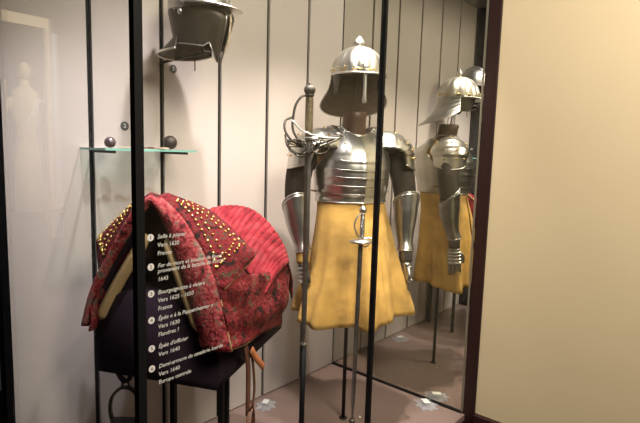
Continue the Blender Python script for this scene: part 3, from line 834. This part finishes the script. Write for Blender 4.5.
# stirrups and leathers
def band(P, w, d, N=24, updir=(1, 0, 0)):
    pts = curve(P, N); u0 = Vector(updir); g = G(); rs = []
    for k, p in enumerate(pts):
        t = (pts[min(N-1, k+1)]-pts[max(0, k-1)]).normalized(); s_ = (u0-t*u0.dot(t)).normalized(); n_ = t.cross(s_)
        rs.append([p+s_*w+n_*d, p-s_*w+n_*d, p-s_*w-n_*d, p+s_*w-n_*d])
    g.rings(rs); return g
def stirrup(loc, rz, label, mat):
    t = tag(empty('stirrup', loc, rz), label, 'stirrup', 'iron stirrups hanging from the saddle')
    g = G(); P = [(-.052, 0, -.135), (-.060, 0, -.09), (-.052, 0, -.04), (-.025, 0, -.008), (0, 0, .0), (.025, 0, -.008), (.050, 0, -.04), (.058, 0, -.09), (.050, 0, -.135)]
    band(P, .0085, .005, 40, (0, 1, 0)).o('stirrup_bow', mat, t, bevel=.001)
    g = G(); g.box(-.054, .054, -.026, .026, -.142, -.132); g.o('tread', mat, t, bevel=.003)
    g = G(); g.tube([(0.013*cos(2*PI*i/20), 0, .010+.013*sin(2*PI*i/20)) for i in range(20)], .004, 8, closed=True); g.o('strap_loop', mat, t)
    return t
def place_local(x, y, z):
    c, s_ = cos(SRz), sin(SRz); return (SX+c*x-s_*y, SY+s_*x+c*y, z)
# far stirrup seen below the left foot of the stand
sl = tag(empty('stirrup_leather', place_local(-.12, .245, 0), SR), 'dark looped stirrup leather hanging below the left end of the draped stand', 'strap', 'stirrup leathers')
band([(0, 0, .62), (-.022, 0, .545), (-.028, 0, .49), (-.008, 0, .452), (.010, 0, .452), (.028, 0, .49), (.028, 0, .545), (.015, 0, .62)], .010, .003, 30, (.75, 1, 0)).o('loop', 'purple', sl)
stirrup(place_local(-.12, .245, .425), SR, 'dark iron stirrup facing the front glass below the left end of the saddle', 'iron')
sl = tag(empty('stirrup_leather', place_local(-.165, -.262, 0), SRz), 'brown leather strap hanging below the near side of the saddle', 'strap', 'stirrup leathers')
band([(-.012, .0, .70), (-.012, -.012, .66), (-.006, -.016, .60), (0, -.014, .52), (.004, -.012, .43)], .014, .0025, 20).o('hanging_strap', 'strap', sl)
band([(.0, -.024, .665), (.02, -.028, .635), (.055, -.030, .600), (.095, -.032, .562)], .012, .0022, 16, (.6, 0, .8)).o('strap_end', 'straplight', sl)
band([(.014, -.018, .65), (.035, -.018, .58), (.045, -.018, .50), (.030, -.018, .44)], .006, .0022, 16).o('thin_strap', 'strap', sl)
stirrup(place_local(-.140, -.275, .435), rad(40), 'brown iron stirrup turned edge-on below the near side of the saddle', 'strap')

# ------------------------------------------------------------------ small things on the case floor
def clear_block(x, y, label, rz, k=1.):
    t = tag(empty('acrylic_holder', (x, y, 0.001), rz), label, 'holder', 'clear plastic number holders on the case floor')
    g = G(); rs = [[V3(sx*.055*k*c, sy*.045*k*c, z) for sx, sy in ((-1, -1), (-.4, -.7), (-.2, -1.3), (.3, -.8), (.9, -1), (.8, -.3), (1.25, 0), (.8, .4), (1, 1), (.3, .75), (0, 1.25), (-.4, .8), (-1, .9), (-.8, .2), (-1.25, -.1), (-.8, -.4))] for z, c in ((0, 1), (.005, 1.0), (.010, .8), (.013, .7), (.020, .45), (.022, .2))]
    g.rings(rs); g.o('clear_body', 'acrylic', t, smooth=False)
    g = G(); g.rings([[V3(sx*.022*k, sy*.016*k, z) for sx, sy in ((-1, -1), (1, -.8), (1.1, 1), (-.9, 1))] for z in (.0225, .0240)]); g.o('bright_plate', 'whitedisc', t, smooth=False)
clear_block(-2.20*S, -.30*S, 'clear plastic block on the case floor near the back wall, behind the stirrup', .5, 1.0)
clear_block(-.20*S, -2.33*S, 'clear plastic block on the case floor touching the foot of the mirror', .9, 1.1)
g = G(); g.lathe([(.0001, 0), (.008, 0), (.008, .003), (.005, .007), (.0001, .008)], n=16)
o = g.o('floor_stud', 'steel'); o.location = (-1.36*S, -1.72*S, .0005); tag(o, 'tiny bright metal stud on the case floor beside the armour pole', 'stud')

# ------------------------------------------------------------------ what the side pane mirrors: a neighbouring showcase in the dark room
nb = tag(empty('neighbour_showcase', (-2.37, 1.40, -.6), 0), 'lit showcase across the dark room, faintly mirrored in the left side pane', 'showcase')
MT['lit'] = plain('warm lit trim', (.50, .40, .26), .6)
MT['blueglow'] = plain('cool lit edge', (.40, .46, .62), .5)
g = G(); g.box(-.22, .16, .12, .16, 0, 2.95); g.o('back_panel', 'roomdark', nb, smooth=False)
g = G(); g.box(-.10, .125, -.02, .02, 2.62, 2.68); g.o('header', 'lit', nb, smooth=False)
g = G(); g.box(-.125, -.10, -.02, .02, 1.35, 2.68); g.o('side_post', 'lit', nb, smooth=False)
g = G(); g.box(-.160, -.142, -.02, .02, 1.35, 2.60); g.o('cool_edge', 'blueglow', nb, smooth=False)
g = G(); g.box(-.20, .15, -.10, .12, 1.50, 1.53); g.o('shelf', 'roomdark', nb, smooth=False)
fig = tag(empty('robed_statuette', (-2.345, 1.37, .932), rad(12)), 'pale robed statuette with a sash, standing in the neighbouring lit showcase', 'statuette')
k_ = .5
g = G(); g.rings([[V3(a*k_*cos(2*PI*i/20), b_*k_*sin(2*PI*i/20), z*k_) for i in range(20)] for a, b_, z in ((.20, .14, 0), (.15, .11, .6), (.11, .09, .95), (.15, .10, 1.2), (.13, .09, 1.40), (.05, .05, 1.48), (.045, .045, 1.54))])
MT['robe'] = plain('cream robe', (.50, .42, .24), .8)
g.o('robe', 'robe', fig)
g = G(); g.sphere((0, 0, 1.64*k_), .085*k_, 16, 10, sx=.85, sz=1.25); g.o('head', 'robe', fig)
g = G(); g.tube([(-.07, -.05, .66), (0, -.06, .52), (.07, -.055, .36)], .016, 8, flat=.4); g.o('sash', 'white', fig)
g = G(); g.tube([(.07, 0, .66), (.12, -.02, .55), (.115, -.05, .66), (.11, -.05, .76)], .018, 8); g.o('raised_arm', 'robe', fig)

# ------------------------------------------------------------------ light
def spot(loc, target, power, size, color, radius=.03, blend=.6):
    l = bpy.data.lights.new('spot_lamp', 'SPOT'); l.energy = power; l.spot_size = rad(size); l.spot_blend = blend; l.color = color; l.shadow_soft_size = radius
    o = bpy.data.objects.new('spot_lamp', l); col.objects.link(o); o.location = loc
    d_ = Vector(target)-Vector(loc); o.rotation_euler = d_.to_track_quat('-Z', 'Y').to_euler(); return o
def area(loc, target, power, sx_, sy_, color):
    l = bpy.data.lights.new('area_lamp', 'AREA'); l.energy = power; l.shape = 'RECTANGLE'; l.size = sx_; l.size_y = sy_; l.color = color
    o = bpy.data.objects.new('area_lamp', l); col.objects.link(o); o.location = loc
    d_ = Vector(target)-Vector(loc); o.rotation_euler = d_.to_track_quat('-Z', 'Y').to_euler(); return o
warm = (1, .87, .74); neut = (1, .92, .90)
zl = ZC-.03
spot((-4.0*S, -2.25*S, zl), (-4.75*S, -.9*S, .4), 150, 76, neut, blend=.9)
spot((-5.4*S, -2.3*S, zl), (-5.5*S, -.2*S, .2), 150, 54, (.97, .95, 1), blend=1)
spot((-1.15*S, -2.5*S, zl), (-1.7*S, -1.25*S, .5), 210, 74, warm, blend=.9, radius=.018)
spot((-2.7*S, -2.4*S, zl), (-2.6*S, -.9*S, .2), 105, 70, (1, .90, .82), blend=.9)
area((-1.5, -2.7, 3.0), (0.0, -2.0, 1.2), 150, 1.0, 1.0, (1, .88, .68))
area((-1.6, -2.7, 2.9), (-.7, 0, .9), 22, 1.4, .8, (1, .91, .87))
area((-2.45, .75, 2.5), (-2.37, 1.4, 1.4), 9, .3, .3, (1, .92, .8))

w = bpy.data.worlds.new('world'); sc.world = w; w.use_nodes = True
w.node_tree.nodes['Background'].inputs['Color'].default_value = (.5, .45, .45, 1); w.node_tree.nodes['Background'].inputs['Strength'].default_value = .04
sc.view_settings.view_transform = 'Standard'
sc.view_settings.look = 'None'
sc.view_settings.exposure = 0
sc.cycles.max_bounces = 10; sc.cycles.transparent_max_bounces = 16; sc.cycles.glossy_bounces = 6
try: sc.cycles.use_denoising = True
except Exception: pass
